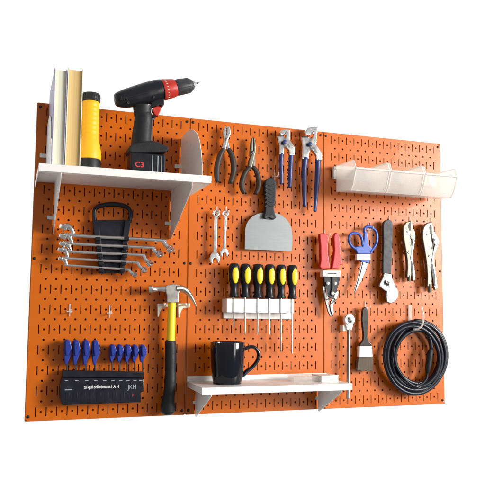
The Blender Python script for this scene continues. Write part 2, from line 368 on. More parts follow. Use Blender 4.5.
# ------------------------------------------------------------------ cordless drill
DD = 5.2
D1, D2, D3 = fr(110,70,8.08), fr(120,115,8.08), fr(150,70,8.08)
def Pd(f, u, w, d=DD): return f([(u, w)], d)[0]
t = thing('cordless_drill', (10.4, 23.8, DD), 'black and red cordless drill standing on its battery on the upper shelf', 'drill')
ax = [Pd(D1,40,245), Pd(D1,60,242), Pd(D1,120,232), Pd(D1,210,212), Pd(D1,300,188), Pd(D1,370,168), Pd(D1,422,156)]
b = MB(); b.tube(ax, [.50,.70,.90,1.02,1.08,1.07,1.0], 28, smooth=4, ex=.95)
mh = b.build('motor_housing', 'black', t, 0, 50)
for k in range(5):
    a, c_ = Pd(D1,96+k*13,206,DD+.90), Pd(D1,90+k*13,244,DD+.90)
    a[2] = DD+.70+k*.03; c_[2] = DD+.80+k*.02; MB().tube([a, c_], .045, 6, dome=True).build('vent_slot_shade', 'ink_and_shade', mh)  # dark rods put the shade of the vents into colour
for u, w, dz in ((222,150,.70),(352,216,.80),(150,262,.72)):
    c_ = Pd(D1,u,w,DD+.9); MB().lathe((c_[0], c_[1], DD+dz), [(.10,0),(.10,.10),(.06,.10),(.05,.06)], 14, (0,0,1)).build('housing_screw', 'darksteel', mh)
MB().tube([Pd(D1,50,232,DD+.45), Pd(D1,120,222,DD+.84), Pd(D1,210,204,DD+.955), Pd(D1,300,180,DD+1.01), Pd(D1,395,158,DD+.985)], .016, 6, smooth=5).build('seam', 'ink_and_shade', mh)
b = MB()
for q, w in ((0,.5),(1,.62),(2,.7)):
    c = ax[1]+(ax[2]-ax[1])*(.2+q*.35)
hp = [Pd(D1,262,290), Pd(D1,262,350), Pd(D2,190,20), Pd(D2,184,100), Pd(D2,176,190), Pd(D2,176,262)]
b.tube(hp, [.95,.86,.88,.93,1.0,1.08], 24, ex=.78, smooth=4); b.build('handle', 'rubber', t, 0, 50)
b = MB(); b.tube([Pd(D2,255,30,DD+.35), Pd(D2,252,120,DD+.35), Pd(D2,248,215,DD+.35)], [.12,.12,.1], 10, smooth=3, dome=True); b.build('handle_strip', 'dgrey', t)
b = MB(); b.plate(D1([(345,308),(378,298),(408,302),(408,330),(398,352),(385,378),(362,372),(348,352),(338,330)], DD), DD-.3, DD+.3); b.build('trigger', 'drillred', t, soft=12)
b = MB(); b.plate(D1([(405,235),(430,232),(432,290),(415,300),(392,290),(375,300),(330,305),(320,270)], DD), DD-.4, DD+.4); b.build('trigger_guard', 'black', t, soft=12)
b = MB(); b.plate(D1([(300,370),(350,368),(372,385),(352,398),(345,420),(300,425)], DD), DD-.35, DD+.35); b.build('switch_block', 'black', t, soft=12)
pts = [Pd(D3,98,163), Pd(D3,110,161), Pd(D3,185,148), Pd(D3,202,144)]
b = MB(); b.tube(pts, [1.02,1.06,.92,.86], 32); b.build('clutch_collar', 'drillred', t, 0, 35)
axd = (pts[-1]-pts[0]).normalized(); 
for k in range(22):
    a = 2*math.pi*k/22; u = Vector((0,0,1)); v = axd.cross(u).normalized(); dr = u*math.cos(a)+v*math.sin(a); c = pts[1]+axd*.22+dr*1.035
    if dr.z > .15: b = MB(); b.tube([c-axd*.07, c+axd*.07], .035, 6); b.build('torque_mark', 'cream', t)
b = MB(); cp = [Pd(D3,202,146), Pd(D3,215,143), Pd(D3,250,138), Pd(D3,315,125), Pd(D3,342,116)]
b.tube(cp, [.74,.80,.80,.74,.50], 28); 
for k in range(16):
    a = 2*math.pi*k/16; u = Vector((0,0,1)); v = axd.cross(u).normalized(); dr = (u*math.cos(a)+v*math.sin(a)); b.tube([cp[1]+axd*.12+dr*.78, cp[3]-axd*.02+dr*.72], .05, 6)
b.build('chuck', 'dgrey', t, 0, 35)
b = MB(); b.tube([Pd(D3,342,116), Pd(D3,352,113), Pd(D3,366,109), Pd(D3,372,108)], [.44,.40,.24,.15], 20); b.build('chuck_nose', 'chrome', t, 0, 35)
b = MB(); b.tube([Pd(D3,368,109), Pd(D3,384,106), Pd(D3,398,102)], [.085,.08,.03], 10); b.build('drill_bit', 'darksteel', t)
bat = D2([(62,272),(95,252),(118,246),(238,226),(290,242),(372,278),(372,300),(352,318),(72,322),(60,308)], DD)
b = MB(); b.plate(bat, DD-1.15, DD+1.15); b.build('handle_foot', 'rubber', t, soft=14)
x0, x1 = Pd(D2,72,400)[0], Pd(D2,350,400)[0]; hb = Pd(D2,70,322)[1]
bt = MB().box(x0, x1, 23.82, hb+.1, DD-1.05, DD+1.0).build('battery', 'black', t, .12, seg=3)
for u in (262, 305, 335):
    x = Pd(D2,u,400,DD+1)[0]; MB().box(x-.05, x+.05, 23.9, hb-.1, DD+1.001, DD+1.07).build('battery_rib', 'greyink', bt, .02)
c = Pd(D2,158,402,DD+1.0); text('C3', (c[0], c[1], DD+1.006), .72, 'redink', bt, bold=.02)

# ------------------------------------------------------------------ wrench rack and five ring wrenches
A, Bz, Cz, Dz = fr(85,195,6.06), fr(30,160,3.233), fr(55,215,8.08), fr(110,200,6.06)
t = thing('wrench_rack', P(112,275,.3), 'black plastic rack holding five ring wrenches, hung under the upper shelf', 'tool rack')
b = MB(); b.plate(A([(75,152),(252,152),(212,474),(104,472)], .6), .25, .75); b.build('back_plate', 'navy', t, .04)
b = MB(); b.tube(A([(60,165),(55,120),(62,85),(95,66),(170,56),(235,66),(268,86),(276,120),(268,165)], .6), [.24,.21,.2,.24,.26,.24,.2,.21,.24], 12, smooth=5, ex=.8); b.build('carry_handle', 'navy', t)
ys = [250, 305, 353, 398, 440]
for nm, xs in (('side_rail', (66, 102)), ('side_rail', (262, 222))):
    b = MB(); o = 18
    b.plate(A([(xs[0]-o,150),(xs[0]+o,150),(xs[1]+o-4,476),(xs[1]-o+4,474)], 1.2), .5, 1.05)
    for y in ys:
        f = (y-150)/326; x = xs[0]+(xs[1]-xs[0])*f
        b.plate(A([(x-o+3,y+8),(x+o-3,y+8),(x+o-3,y+28),(x-o+3,y+26)], 1.2), 1.04, 1.6)
    b.build(nm, 'navy', t, .03)
ends = [
 (Cz([(70,95),(105,88),(135,118),(150,150),(168,166)],1.3), Dz([(300,243),(322,255),(340,275),(366,298)],1.3), .45, .18),
 (Cz([(62,172),(95,163),(122,190),(138,220),(156,233)],1.3), Dz([(238,288),(258,295),(272,312),(300,328)],1.3), .41, .17),
 (Cz([(62,232),(88,228),(112,255),(128,283),(146,298)],1.3), Dz([(180,332),(202,342),(216,362),(240,384)],1.3), .38, .16),
 (Cz([(48,280),(72,274),(92,305),(104,338),(122,352)],1.3), Dz([(145,377),(165,384),(182,405),(206,424)],1.3), .35, .145),
 (Cz([(50,352),(72,352),(88,380),(98,402),(112,407)],1.3), Dz([(95,420),(112,424),(128,440),(148,453)],1.3), .31, .135)]
nm5 = ['longest ring wrench, topmost in the black rack', 'second ring wrench from the top of the black rack', 'middle ring wrench in the black rack', 'second shortest ring wrench, fourth down in the black rack', 'shortest ring wrench, lowest in the black rack']
for (L, R, hr, sr), lb in zip(ends, nm5):
    t = thing('ring_wrench', (L[2]+R[0])/2, 'chrome '+lb, 'wrench', 'ring wrenches in the black rack')
    b = MB(); n = len(L); path = L[1:]+R[:-1]
    b.tube([L[0]+(L[1]-L[0])*.35]+path+[R[-1]+(R[-2]-R[-1])*.3], [sr*1.5]*2+[sr*1.45]+[sr]*2+[sr]*2+[sr*1.4]+[sr*1.45]*2, 12, smooth=4, ex=.8); b.build('shank', 'chrome', t)
    for e, ax_ in ((L[0], (.30,.92,.25)), (R[-1], (.45,.55,.75))):
        a = Vector(ax_).normalized(); ln = hr*1.0
        b = MB(); n = 24; u = a.orthogonal().normalized(); v = a.cross(u)
        for (ra, ta, rb, tb, hx) in ((hr,-ln/2+.04,hr,ln/2-.04,0),(hr,ln/2-.04,hr*.9,ln/2,0),(hr*.9,ln/2,hr*.66,ln/2,0),(hr*.66,ln/2,hr*.62,-ln/2,1),(hr*.66,-ln/2,hr*.9,-ln/2,0),(hr*.9,-ln/2,hr,-ln/2+.04,0)):
            A1 = [b.bm.verts.new(W(e+a*ta+(u*math.cos(2*math.pi*k/n)+v*math.sin(2*math.pi*k/n))*ra)) for k in range(n)]
            B1 = [b.bm.verts.new(W(e+a*tb+(u*math.cos(2*math.pi*k/n)+v*math.sin(2*math.pi*k/n))*rb)) for k in range(n)]
            for k in range(n): b.face([A1[k], A1[(k+1) % n], B1[(k+1) % n], B1[k]])
        bmesh.ops.remove_doubles(b.bm, verts=b.bm.verts, dist=1e-7)
        b.build('ring_end', 'chrome', t)

# ------------------------------------------------------------------ small hooks
def hook(pos, label, m='clearhook', ln=.9, drop=.75, group='small clear hooks in the pegboard', r=.07, cat='hook'):
    x, h = pos[0], pos[1]; t = thing("peg_hook", (x, h, 0), label, cat, group)
    b = MB(); b.tube([(x,h+.75,.07),(x,h,.07),(x,h-drop*.6,.12)], r, 8, dome=True); b.build('back_stem', m, t)
    b = MB(); b.tube([(x,h-.05,.1),(x+.02,h-.12,ln*.45),(x+.02,h-.06,ln*.85),(x+.02,h+.22,ln)], r, 8, smooth=4, dome=True); b.build('hook_arm', m, t)
    b = MB(); b.box(x-.28, x+.28, h-.07, h+.07, .04, .13); b.build('cross_bar', m, t, .02)
    return t
a = P(69.5,311.5,0); hook(a, 'empty clear hook on the left panel, left one of the two')
a = P(109.5,313,0); hook(a, 'empty clear hook on the left panel, right one of the two')
def hk(px, py, what, ln=.95): a = P(px, py, 0); hook(a, 'small clear hook holding '+what, ln=ln)

# ------------------------------------------------------------------ hammer + hanger
T, U2 = fr(140,275,7.46), fr(145,330,5.38)
t = thing('tool_hanger', P(172,305,0), 'white two-pronged hanger, tinted with painted orange bounce, under the hammer head', 'hanger')
b = MB(); b.plate(T([(130,214),(192,212),(192,243),(165,250),(150,270),(140,315),(132,312)], .5), .05, .6); b.plate(T([(282,212),(372,212),(370,242),(322,246),(305,268),(293,318),(284,315)], .5), .05, .6); b.box(P(166,303,.3)[0]-.2, P(177,303,.3)[0]+.2, P(170,307,.3)[1], P(170,304,.3)[1], .05, .25)
b.build('bracket_frame', 'cream', t, .04)  # white hanger; orange bounce from the board is put into its cream colour
for u in (165, 320):
    c = T([(u,224)], .5)[0]; b = MB(); b.tube([(c[0],c[1],.55),(c[0],c[1],1.5),(c[0],c[1]+.18,1.65)], .11, 10, smooth=3); b.build('prong', 'cream', t)
t = thing('claw_hammer', P(168,410,1.2), 'claw hammer with a yellow shaft and black grip, hanging on the left panel', 'hammer')
b = MB()
b.tube(T([(60,106),(84,106),(92,108),(130,105),(150,104),(185,104)],1.2), [.42,.44,.33,.26,.27,.34], 20); b.build('striking_poll', 'chrome', t, 0, 35)
b = MB(); b.plate(T([(183,84),(200,75),(240,68),(285,74),(292,100),(286,130),(281,160),(280,206),(194,206),(195,155),(186,128)],1.2), .78, 1.62); b.build('head_cheek', 'forged', t, soft=12)
b = MB(); b.tube(T([(268,102),(300,100),(335,113),(368,145),(396,188),(420,236)],1.2), [.42,.38,.32,.25,.17,.06], 14, smooth=4, ex=1.5); b.build('claw', 'forged', t)
b = MB(); b.tube(T([(238,205),(236,260),(233,350),(229,486)],1.2)+U2([(137,66)],1.2), [.42,.41,.43,.44,.43], 24, ex=1.0, smooth=3); b.build('shaft', 'yellow', t)
b = MB(); g = U2([(137,62),(138,110),(138,160),(137,215),(136,270),(132,320),(128,355),(124,385),(123,412),(123,440)],1.2)
b.tube(g, [.55,.58,.60,.57,.62,.58,.60,.68,.76,.72], 28, smooth=4, ex=.85, dome=True); 
for k in range(9):
    c = g[1]+(g[7]-g[1])*(k/9)
b.build('grip', 'rubber', t)

# ------------------------------------------------------------------ hex key set
X5 = fr(50,330,4.85)
t = thing('hex_key_holder', P(102,405,0), 'black plastic stand printed with white lettering, holding blue-handled hex keys', 'tool holder')
b = MB(); b.plate(X5([(60,232),(455,236),(455,300),(441,303),(441,352),(400,352),(60,366),(48,330),(50,270)],1.6), .05, 1.6); b.build('body', 'navy', t, .08, seg=3)
b = MB(); b.plate(X5([(62,196),(456,203),(456,232),(60,228)],1.0), .3, 1.15); b.build('top_ledge', 'navy', t, .06)
ft = P(50+250/4.85, 330+275/4.85, 1.6)
text('tul quil onll ebmanet l .A H', (P(101.5,386.9,1.6)[0], P(101.5,386.9,1.6)[1], 1.605), .42, 'inkwhite', t, rot=-.004, sx=.74, bold=.009)
c = P(50+398/4.85, 330+277/4.85, 1.6); text('JKH', (c[0], c[1], 1.605), .64, 'greyink', t, name='emblem', sx=.8)
c = P(50+402/4.85, 330+318/4.85, 1.6); text('F', (c[0], c[1], 1.605), .34, 'redink', t, name='red_mark')
c = P(50+90/4.85, 330+290/4.85, 1.6); MB().box(c[0]-.35, c[0]+.35, c[1]-.04, c[1]+.04, 1.6, 1.604).build('printed_line', 'greyink', t)
b = MB()
for u in (80,130,178,222,265,305,343,378,412,440): c = P(50+u/4.85, 330+246/4.85, 1.6); b.box(c[0]-.16, c[0]+.16, c[1]-.035, c[1]+.035, 1.6, 1.606)
b.build('size_marks', 'greyink', t)
b = MB()
for k in range(10): c = P(50+(85+k*38)/4.85, 330+322/4.85, 1.6); b.box(c[0]-.2, c[0]+.2, c[1]-.4, c[1]+.4, 1.6, 1.62)
b.build('raised_panels', 'navy', t, .01)
big = [(86,0),(128,0),(176,0),(222,0)]; sml = [(305,0),(341,0),(378,0),(414,0),(452,0)]
hx = ['leftmost and largest blue hex key in the black stand', 'second of the four large blue hex keys from the left', 'third of the four large blue hex keys from the left', 'large blue hex key beside the gap in the row',
      'small blue hex key beside the gap in the row', 'second of the five small blue hex keys from the left', 'middle one of the five small blue hex keys', 'fourth of the five small blue hex keys from the left', 'small blue hex key at the right end of the black stand']
for i, (u, _) in enumerate(big+sml):
    g = i < 4; y0 = (46 if g else 66)+ (u-86)*.012; L = 1 if g else .72; wd_ = 1 if g else .85
    prof = [(-17,10),(-6,0),(6,2),(14,16),(19,50),(21,66),(12,84),(4,104),(-1,122),(-12,122),(-15,100),(-18,60)]
    dz = 1.3 if g else 1.25
    t = thing('hex_key', P(50+u/4.85, 330+200/4.85, dz-.3), hx[i], 'hex key', 'blue-handled hex keys in the black stand')
    b = MB(); b.plate(X5([(u+a*wd_, y0+q*L) for a, q in prof], dz), dz-.75, dz-.05)
    b.plate(X5([(u+a*wd_*.8+2, y0+4+q*L*.6) for a, q in prof], dz), dz-.051, dz+.35)
    b.build('handle', 'hexblue', t, .07, seg=3)
    c0 = X5([(u-3, y0+118*L), (u-3, 232)], dz-.4); b = MB(); b.tube(c0, .10 if g else .075, 6); b.build('key_shaft', 'darksteel', t)

# ------------------------------------------------------------------ pliers
E5 = fr(210,120,6.06)
def pf(f, pts, d): return f(pts, d)
t = thing('diagonal_pliers', P(226,180,.5), 'short cutting pliers with dark brown handles and blunt jaws, just right of the upper shelf', 'pliers')
b = MB(); b.plate(E5([(84,50),(92,40),(99,44),(99,95),(104,108),(112,140),(120,176),(104,184),(97,150),(88,130),(80,100),(78,70)],.9), .55, 1.0); b.build('jaw', 'chrome', t, soft=12)
b = MB(); b.plate(E5([(101,44),(112,38),(120,55),(124,85),(112,108),(100,135),(94,180),(70,172),(76,145),(86,110),(100,96)],.9), .62, 1.12); b.build('jaw', 'chrome', t, soft=12)
c = E5([(99,118)],1.1)[0]; MB().lathe((c[0],c[1],1.1), [(.2,0),(.2,.05),(.12,.09)], 16, (0,0,1)).build('pivot', 'satin', t)
b = MB(); b.tube(E5([(82,176),(66,205),(50,250),(42,300),(42,345),(47,372)],.85), [.25,.3,.33,.33,.3,.27], 14, smooth=4, dome=True); b.build('grip', 'brown', t)
b = MB(); b.tube(E5([(112,176),(128,205),(140,250),(144,295),(138,335),(125,378)],.85), [.25,.3,.33,.33,.3,.27], 14, smooth=4, dome=True); b.build('grip', 'brown', t)
t = thing('needle_nose_pliers', P(250,195,.5), 'long-nosed pliers with dark brown handles and a tapering tip, left of the putty knife', 'pliers')
b = MB(); b.plate(E5([(254,108),(260,104),(261,190),(272,210),(274,240),(272,284),(256,290),(250,240),(243,215),(243,190),(248,140)],.9), .55, 1.0); b.build('jaw', 'nickel', t, soft=12)
b = MB(); b.plate(E5([(262,104),(268,110),(276,160),(275,195),(268,215),(262,245),(250,292),(230,280),(236,245),(246,218),(262,192)],.9), .6, 1.08); b.build('jaw', 'nickel', t, soft=12)
c = E5([(258,193)],1.05)[0]; MB().lathe((c[0],c[1],1.06), [(.13,0),(.13,.06),(.08,.09)], 14, (0,0,1)).build('pivot', 'darksteel', t)
b = MB(); b.tube(E5([(240,288),(218,312),(200,350),(192,390),(196,420),(206,440)],.85), [.24,.28,.3,.3,.28,.25], 14, smooth=4, dome=True); b.build('grip', 'brown', t)
b = MB(); b.tube(E5([(262,286),(280,310),(292,350),(296,390),(290,420),(278,444)],.85), [.24,.28,.3,.3,.28,.25], 14, smooth=4, dome=True); b.build('grip', 'brown', t)

G5 = fr(265,120,5.105)
def channel(label, up, lo, gl, gr, rl, rr, gap, slot, piv, ribs):
    t = thing('channel_pliers', G5([gl[0]],.5)[0], label, 'pliers', 'blue-handled slip-joint pliers')
    b = MB(); b.plate(G5(lo,.9), .55, .95); b.build('lower_jaw', 'chrome', t, soft=12)
    b = MB(); b.plate(G5(up,.9), .8, 1.25); b.build('upper_jaw', 'chrome', t, soft=12)
    b = MB(); b.tube(G5(gap,1.26), .05, 6, dome=True); b.build('jaw_gap_shade', 'darksteel', t)  # dark rod along the jaw line paints the shade of the gap
    b = MB(); b.plate(G5(slot,1.26), 1.2, 1.262); b.build('adjusting_slot', 'darksteel', t)
    c = G5([piv],1.3)[0]; MB().lathe((c[0],c[1],1.22), [(.24,0),(.24,.1),(.15,.15)], 18, (0,0,1)).build('pivot_bolt', 'blue', t)
    b = MB(); b.tube(G5(gl,.8), rl, 14, smooth=5, ex=.8, dome=True); b.build('grip', 'blue', t)
    b = MB(); b.tube(G5(gr,1.0), rr, 14, smooth=5, ex=.8, dome=True)
    if ribs:
        p, q = G5([gr[0]],1.0)[0], G5([gr[-1]],1.0)[0]
        for k in range(8):
            c = p+(q-p)*((k+1)/9); b.tube([c+Vector((-.3,-.03,0)), c+Vector((-.02,0,0))], .1, 8, dome=True)
    b.build('grip', 'blue', t)
channel('smaller blue-handled slip-joint pliers, left of the larger pair',
  [(70,68),(80,55),(100,50),(120,53),(124,75),(120,105),(130,118),(147,142),(146,182),(120,182),(118,160),(100,138),(92,112),(102,92),(104,78),(92,76),(82,80),(72,78)],
  [(62,84),(75,80),(95,82),(108,96),(106,125),(98,150),(97,176),(73,176),(74,130),(68,105)],
  [(85,172),(82,230),(84,280),(84,325)], [(133,178),(131,230),(129,280),(127,342)], [.27,.25,.22,.2], [.28,.26,.24,.22],
  [(70,80),(88,80),(104,68),(112,60)], [(112,122),(122,122),(130,140),(122,142)], (102,112), True)
channel('larger blue-handled slip-joint pliers, hanging against the right edge of the middle panel',
  [(198,66),(212,44),(235,38),(262,42),(262,60),(258,90),(256,130),(285,172),(285,208),(258,208),(256,184),(236,158),(222,118),(236,95),(246,72),(236,74),(222,80),(200,76)],
  [(185,88),(202,84),(226,88),(240,98),(244,120),(236,148),(223,172),(222,200),(190,200),(191,130),(188,104)],
  [(206,196),(199,270),(200,350),(203,440)], [(270,204),(268,280),(262,370),(255,465)], [.36,.33,.27,.2], [.34,.32,.26,.2],
  [(190,84),(222,84),(240,68),(256,50)], [(242,136),(254,140),(270,168),(256,168)], (232,122), False)

# ------------------------------------------------------------------ putty knife
H5 = fr(240,170,5.7)
t = thing('putty_knife', P(267,248,.5), 'wide putty knife with a rounded steel blade and ribbed black handle', 'putty knife')
b = MB(); b.plate(H5([(27,452),(28,400),(30,335),(36,310),(50,285),(72,264),(100,249),(130,243),(205,245),(235,256),(262,277),(282,304),(294,335),(299,375),(299,420),(295,463)],.75), .70, .76); b.build('blade', 'blade', t, .01)
b = MB(); b.plate(H5([(141,70),(150,52),(165,45),(190,50),(203,70),(202,120),(200,160),(190,222),(196,250),(204,272),(192,283),(168,270),(146,279),(132,270),(141,240),(147,180),(139,110)],.95), .45, 1.15); h_ = b.build('handle', 'rubber', t, soft=10)
b = MB()
for k in range(6):
    y = 88+k*23; b.tube(H5([(143,y+6),(158,y-6),(175,y+2),(200,y-6)],1.15), .09, 8, smooth=3, dome=True)
b.build('grip_ribs', 'dgrey', h_)
b = MB(); b.plate(H5([(140,268),(158,252),(168,264),(180,252),(198,268),(190,280),(168,268),(146,276)],1.2), 1.1, 1.2); b.build('handle_collar', 'dgrey', h_, .03)
hk(274.2, 176.5, 'the putty knife', 1.3)

# ------------------------------------------------------------------ combination wrenches
I7 = fr(205,205,7.46)
def combo(rc, rr_, sh, sw, jc, s, label):
    t = thing('combination_wrench', I7([jc],.4)[0], label, 'wrench', 'combination wrenches hanging left of the putty knife')
    d = .75; c = I7([rc],d)[0]; k = 1/7.46/9.3
    b = MB(); b.ring(c, rr_*k*.75, rr_*k*.30, 24, 10, sy=1.05, ex=.9); b.build('ring_end', 'chrome', t)
    b = MB(); p = I7([(sh[0][0]-sw[0]/2,sh[0][1]),(sh[0][0]+sw[0]/2,sh[0][1]),(sh[1][0]+sw[1]/2,sh[1][1]),(sh[1][0]-sw[1]/2,sh[1][1])],d); b.plate(p, d-.12, d+.12); b.build('shank', 'chrome', t, .05, seg=3)
    fk = [(-.5,-1.25),(-.95,-.55),(-1.15,.1),(-1.05,.75),(-.62,1.2),(-.45,1.05),(-.42,.35),(-.2,.02),(.15,-.02),(.38,.25),(.5,.9),(.78,1.02),(1.08,.5),(1.12,-.05),(.95,-.6),(.5,-1.25)]
    b = MB(); b.plate(I7([(jc[0]+a*s, jc[1]+q*s) for a, q in fk], d), d-.15, d+.15); b.build('open_jaw', 'chrome', t, soft=12)
combo((82,64),28,[(80,84),(72,372)],(24,26),(71,398),35,'longer combination wrench, left one of the pair on the middle panel')
combo((152,66),25,[(151,84),(143,336)],(20,21),(141,357),28,'shorter combination wrench, right one of the pair on the middle panel')
hk(216.6, 213.2, 'the longer combination wrench', 1.0); hk(226, 213.4, 'the shorter combination wrench', 1.0)

# ------------------------------------------------------------------ screwdriver holder and screwdrivers
J5 = fr(220,255,4.85)
t = thing('screwdriver_rack', P(258,312,0), 'white plastic block rack holding six screwdrivers on the middle panel', 'tool rack')
b = MB(); p = J5([(18,250),(352,254),(352,312),(18,308)], .3); b.plate(p, .04, .3); b.build('back_strip', 'whiteplastic', t, .04)
xs = [66,120,182,240,295,350]; lim = [32]+[ (a+0) for a in xs[:-1]]+[354]
sx_ = [62,118,179,235,291,345]
b = MB(); edges = [30]+sx_; 
top = lambda u: P(220+u/4.85, 255+(211+u*.012)/4.85, 1.9)[1]; bot = lambda u: P(220+u/4.85, 255+(278+u*.012)/4.85, 1.9)[1]
for k in range(7):
    a = edges[k]+2.2 if k else 32; e = (edges[k+1]-2.2) if k < 6 else 358
    b.plate([P(220+a/4.85,0,1.9)*1, P(220+e/4.85,0,1.9)*1, P(220+e/4.85,0,1.9)*1, P(220+a/4.85,0,1.9)*1] and [(P(220+a/4.85,310,1.9)[0],top(a)),(P(220+e/4.85,310,1.9)[0],top(e)),(P(220+e/4.85,310,1.9)[0],bot(e)),(P(220+a/4.85,310,1.9)[0],bot(a))], .3, 1.9)
b.build('slotted_block', 'whiteplastic', t, .05)
lens = [352,385,385,385,470,478]
ll = ['screwdriver at the left end of the white rack', 'second screwdriver from the left in the white rack', 'third screwdriver from the left in the white rack', 'fourth screwdriver from the left in the white rack', 'long screwdriver, fifth from the left in the white rack', 'long screwdriver at the right end of the white rack']
for i, u in enumerate([70,125,186,244,299,353]):
    d = 1.35; y0 = 40+i*1.6; c = P(220+(u-3)/4.85, 255+(y0+165)/4.85, d); hh = P(220+(u-3)/4.85, 255+y0/4.85, d)[1]-c[1]
    t = thing('screwdriver', c, 'yellow and black '+ll[i], 'screwdriver', 'yellow and black screwdrivers in the white rack')
    f = hh/165; R = 1/4.85/8.8
    pr = [(20,0),(22,4),(21,10),(17,20),(16,45),(18,60),(22,75),(24.5,100),(24.5,125),(24,145),(22,156),(17,163),(8,165)]
    b = MB(); b.lathe(c, [(r*R, q*f) for r, q in pr], 28); h_ = b.build('handle', 'black', t)
    for an in (0, 120, 240):
        a = math.radians(an)-.02; off = 21*R
        b = MB(); b.ball((c[0]+off*math.sin(a)+.02+.03*((i*7)%4), c[1]+108*f, d+off*math.cos(a)), (15.5*R if an == 0 else 6*R), 42*f, (5.5*R if an == 0 else 10*R), 20); b.build('grip_inset', 'yellow', h_)
    e = P(220+(u-5)/4.85, 255+lens[i]/4.85, d); b = MB(); b.tube([(c[0],c[1]+.05,d),(c[0],e[1]+.3,d),(c[0],e[1],d)], [.10,.10,.085] if i else [.08,.08,.06], 12); b.build('blade_shaft', 'chrome', t)

# ------------------------------------------------------------------ tin snips, scissors
K5 = fr(310,225,5.105)
t = thing('tin_snips', P(331,317,.5), 'red-handled tin snips with a white band, hanging left of the blue scissors', 'snips')
b = MB(); b.plate(K5([(48,48),(56,42),(72,42),(90,50),(97,70),(91,100),(92,150),(98,190),(103,222),(60,226),(48,214),(55,180),(53,110)],1.2), .75, 1.3); b.build('grip', 'red', t, soft=12)
b = MB(); b.plate(K5([(120,60),(126,44),(135,38),(142,46),(150,60),(152,80),(157,95),(154,112),(158,128),(156,145),(161,160),(160,180),(168,200),(150,206),(146,225),(110,223),(118,180),(124,130)],1.2), .75, 1.3); b.build('grip', 'red', t, soft=12)
b = MB(); b.plate(K5([(68,232),(156,233),(155,265),(68,263)],1.45), .6, 1.45); bd = b.build('handle_band', 'label', t, .04)
b = MB(); b.plate(K5([(90,244),(136,245),(136,250),(90,249)],1.46), 1.45, 1.458); b.build('printed_bar', 'ink_and_shade', bd)
b = MB(); b.plate(K5([(70,262),(112,262),(112,330),(126,345),(124,370),(104,372),(88,358),(78,325)],1.1), .75, 1.1); b.build('lever_plate', 'black', t, .05)
b = MB(); b.plate(K5([(112,262),(152,262),(147,300),(134,338),(118,362),(104,352),(112,320)],1.2), .95, 1.28); b.build('lever_plate', 'black', t, .05)
for u, w in ((93,299),(130,299),(117,350)):
    c = K5([(u,w)],1.3)[0]; MB().lathe((c[0],c[1],1.1), [(.24,0),(.24,.2),(.19,.25),(.1,.27)], 20, (0,0,1)).build('rivet', 'chrome', t)
b = MB(); b.plate(K5([(64,312),(74,312),(86,345),(98,378),(95,402),(102,425),(113,466),(105,468),(92,440),(80,395),(70,350)],1.0), .75, 1.0); b.build('blade', 'satin', t, .04)
b = MB(); b.plate(K5([(128,345),(142,332),(147,345),(138,375),(124,395),(118,415),(122,446),(117,466),(106,440),(101,412),(106,388),(122,368)],1.1), .9, 1.15); b.build('blade', 'satin', t, .04)
b = MB(); b.tube(K5([(84,330),(90,380),(112,372),(130,380),(112,400)],1.2), .07, 8, smooth=4); b.build('spring', 'chrome', t)
hk(324.5, 236.5, 'the red tin snips', 1.4)

L5 = fr(335,215,5.7)
t = thing('scissors', P(360,295,.5), 'blue-handled scissors with a white band, between the red snips and adjustable wrench', 'scissors')
b = MB(); b.tube(L5([(122,196),(98,180),(82,155),(80,125),(92,107),(118,103),(142,114),(154,140),(156,172)],.9), .16, 10, smooth=4, dome=True); b.build('finger_loop', 'scblue', t)
b = MB(); b.tube(L5([(168,100),(168,78),(185,66),(212,72),(235,98),(240,135),(232,170),(215,195),(200,212)],.9), .16, 10, smooth=4, dome=True); b.build('thumb_loop', 'scblue', t)
b = MB(); b.plate(L5([(115,184),(140,176),(158,180),(164,140),(166,92),(182,96),(188,140),(190,170),(210,190),(222,186),(208,222),(128,222),(118,200)],.9), .7, 1.0); b.plate(L5([(140,256),(198,256),(192,276),(170,270),(150,270)],.9), .7, 1.0); b.build('handle_web', 'scblue', t, soft=12)
b = MB(); b.plate(L5([(125,223),(202,223),(203,258),(126,258)],1.12), .6, 1.12); b.build('paper_band', 'label', t, .03)
b = MB(); b.plate(L5([(150,268),(170,270),(160,320),(140,375),(118,435),(111,450),(109,430),(122,380),(140,320)],.85), .78, .86); b.build('blade', 'satin', t, .02)
b = MB(); b.plate(L5([(160,268),(188,276),(172,322),(152,372),(128,415),(112,446),(124,400),(145,330)],.9), .88, .95); b.build('blade', 'satin', t, .02)
hk(368.5, 229.5, 'the blue scissors', 1.1)

# ------------------------------------------------------------------ adjustable wrench
M5 = fr(375,215,5.4)
t = thing('adjustable_wrench', P(389,303,.5), 'adjustable wrench with a dark grey handle, hanging jaw down beside the scissors', 'wrench')
b = MB(); b.plate(M5([(44,55),(48,38),(60,27),(76,24),(90,32),(96,55),(94,150),(90,240),(87,318),(42,316),(43,240),(46,150)],1.0), .62, 1.05); b.build('grip', 'dgrey', t, soft=12)
b = MB(); b.plate(M5([(48,312),(86,318),(92,345),(108,382),(119,402),(124,425),(120,450),(105,470),(84,478),(62,472),(58,440),(61,414),(42,402),(25,388),(20,376),(36,346)],1.0), .6, 1.12); b.build('head', 'satin', t, soft=12)
b = MB(); b.plate(M5([(52,350),(80,362),(74,386),(46,374)],1.13), 1.05, 1.14); b.build('knurl_recess_shade', 'ink_and_shade', t)  # black patch painted for the shade inside the recess
b = MB(); p, q = M5([(56,362)],1.12)[0], M5([(72,372)],1.12)[0]; b.tube([p,p+(q-p)*.2,p+(q-p)*.25,p+(q-p)*.45,p+(q-p)*.5,p+(q-p)*.7,p+(q-p)*.75,q], [.2,.2,.15,.15,.2,.2,.15,.2], 12); b.build('knurled_screw', 'satin', t)
b = MB(); b.tube(M5([(20,380),(60,412),(62,432)],1.13), .03, 6); b.build('jaw_seam', 'darksteel', t)
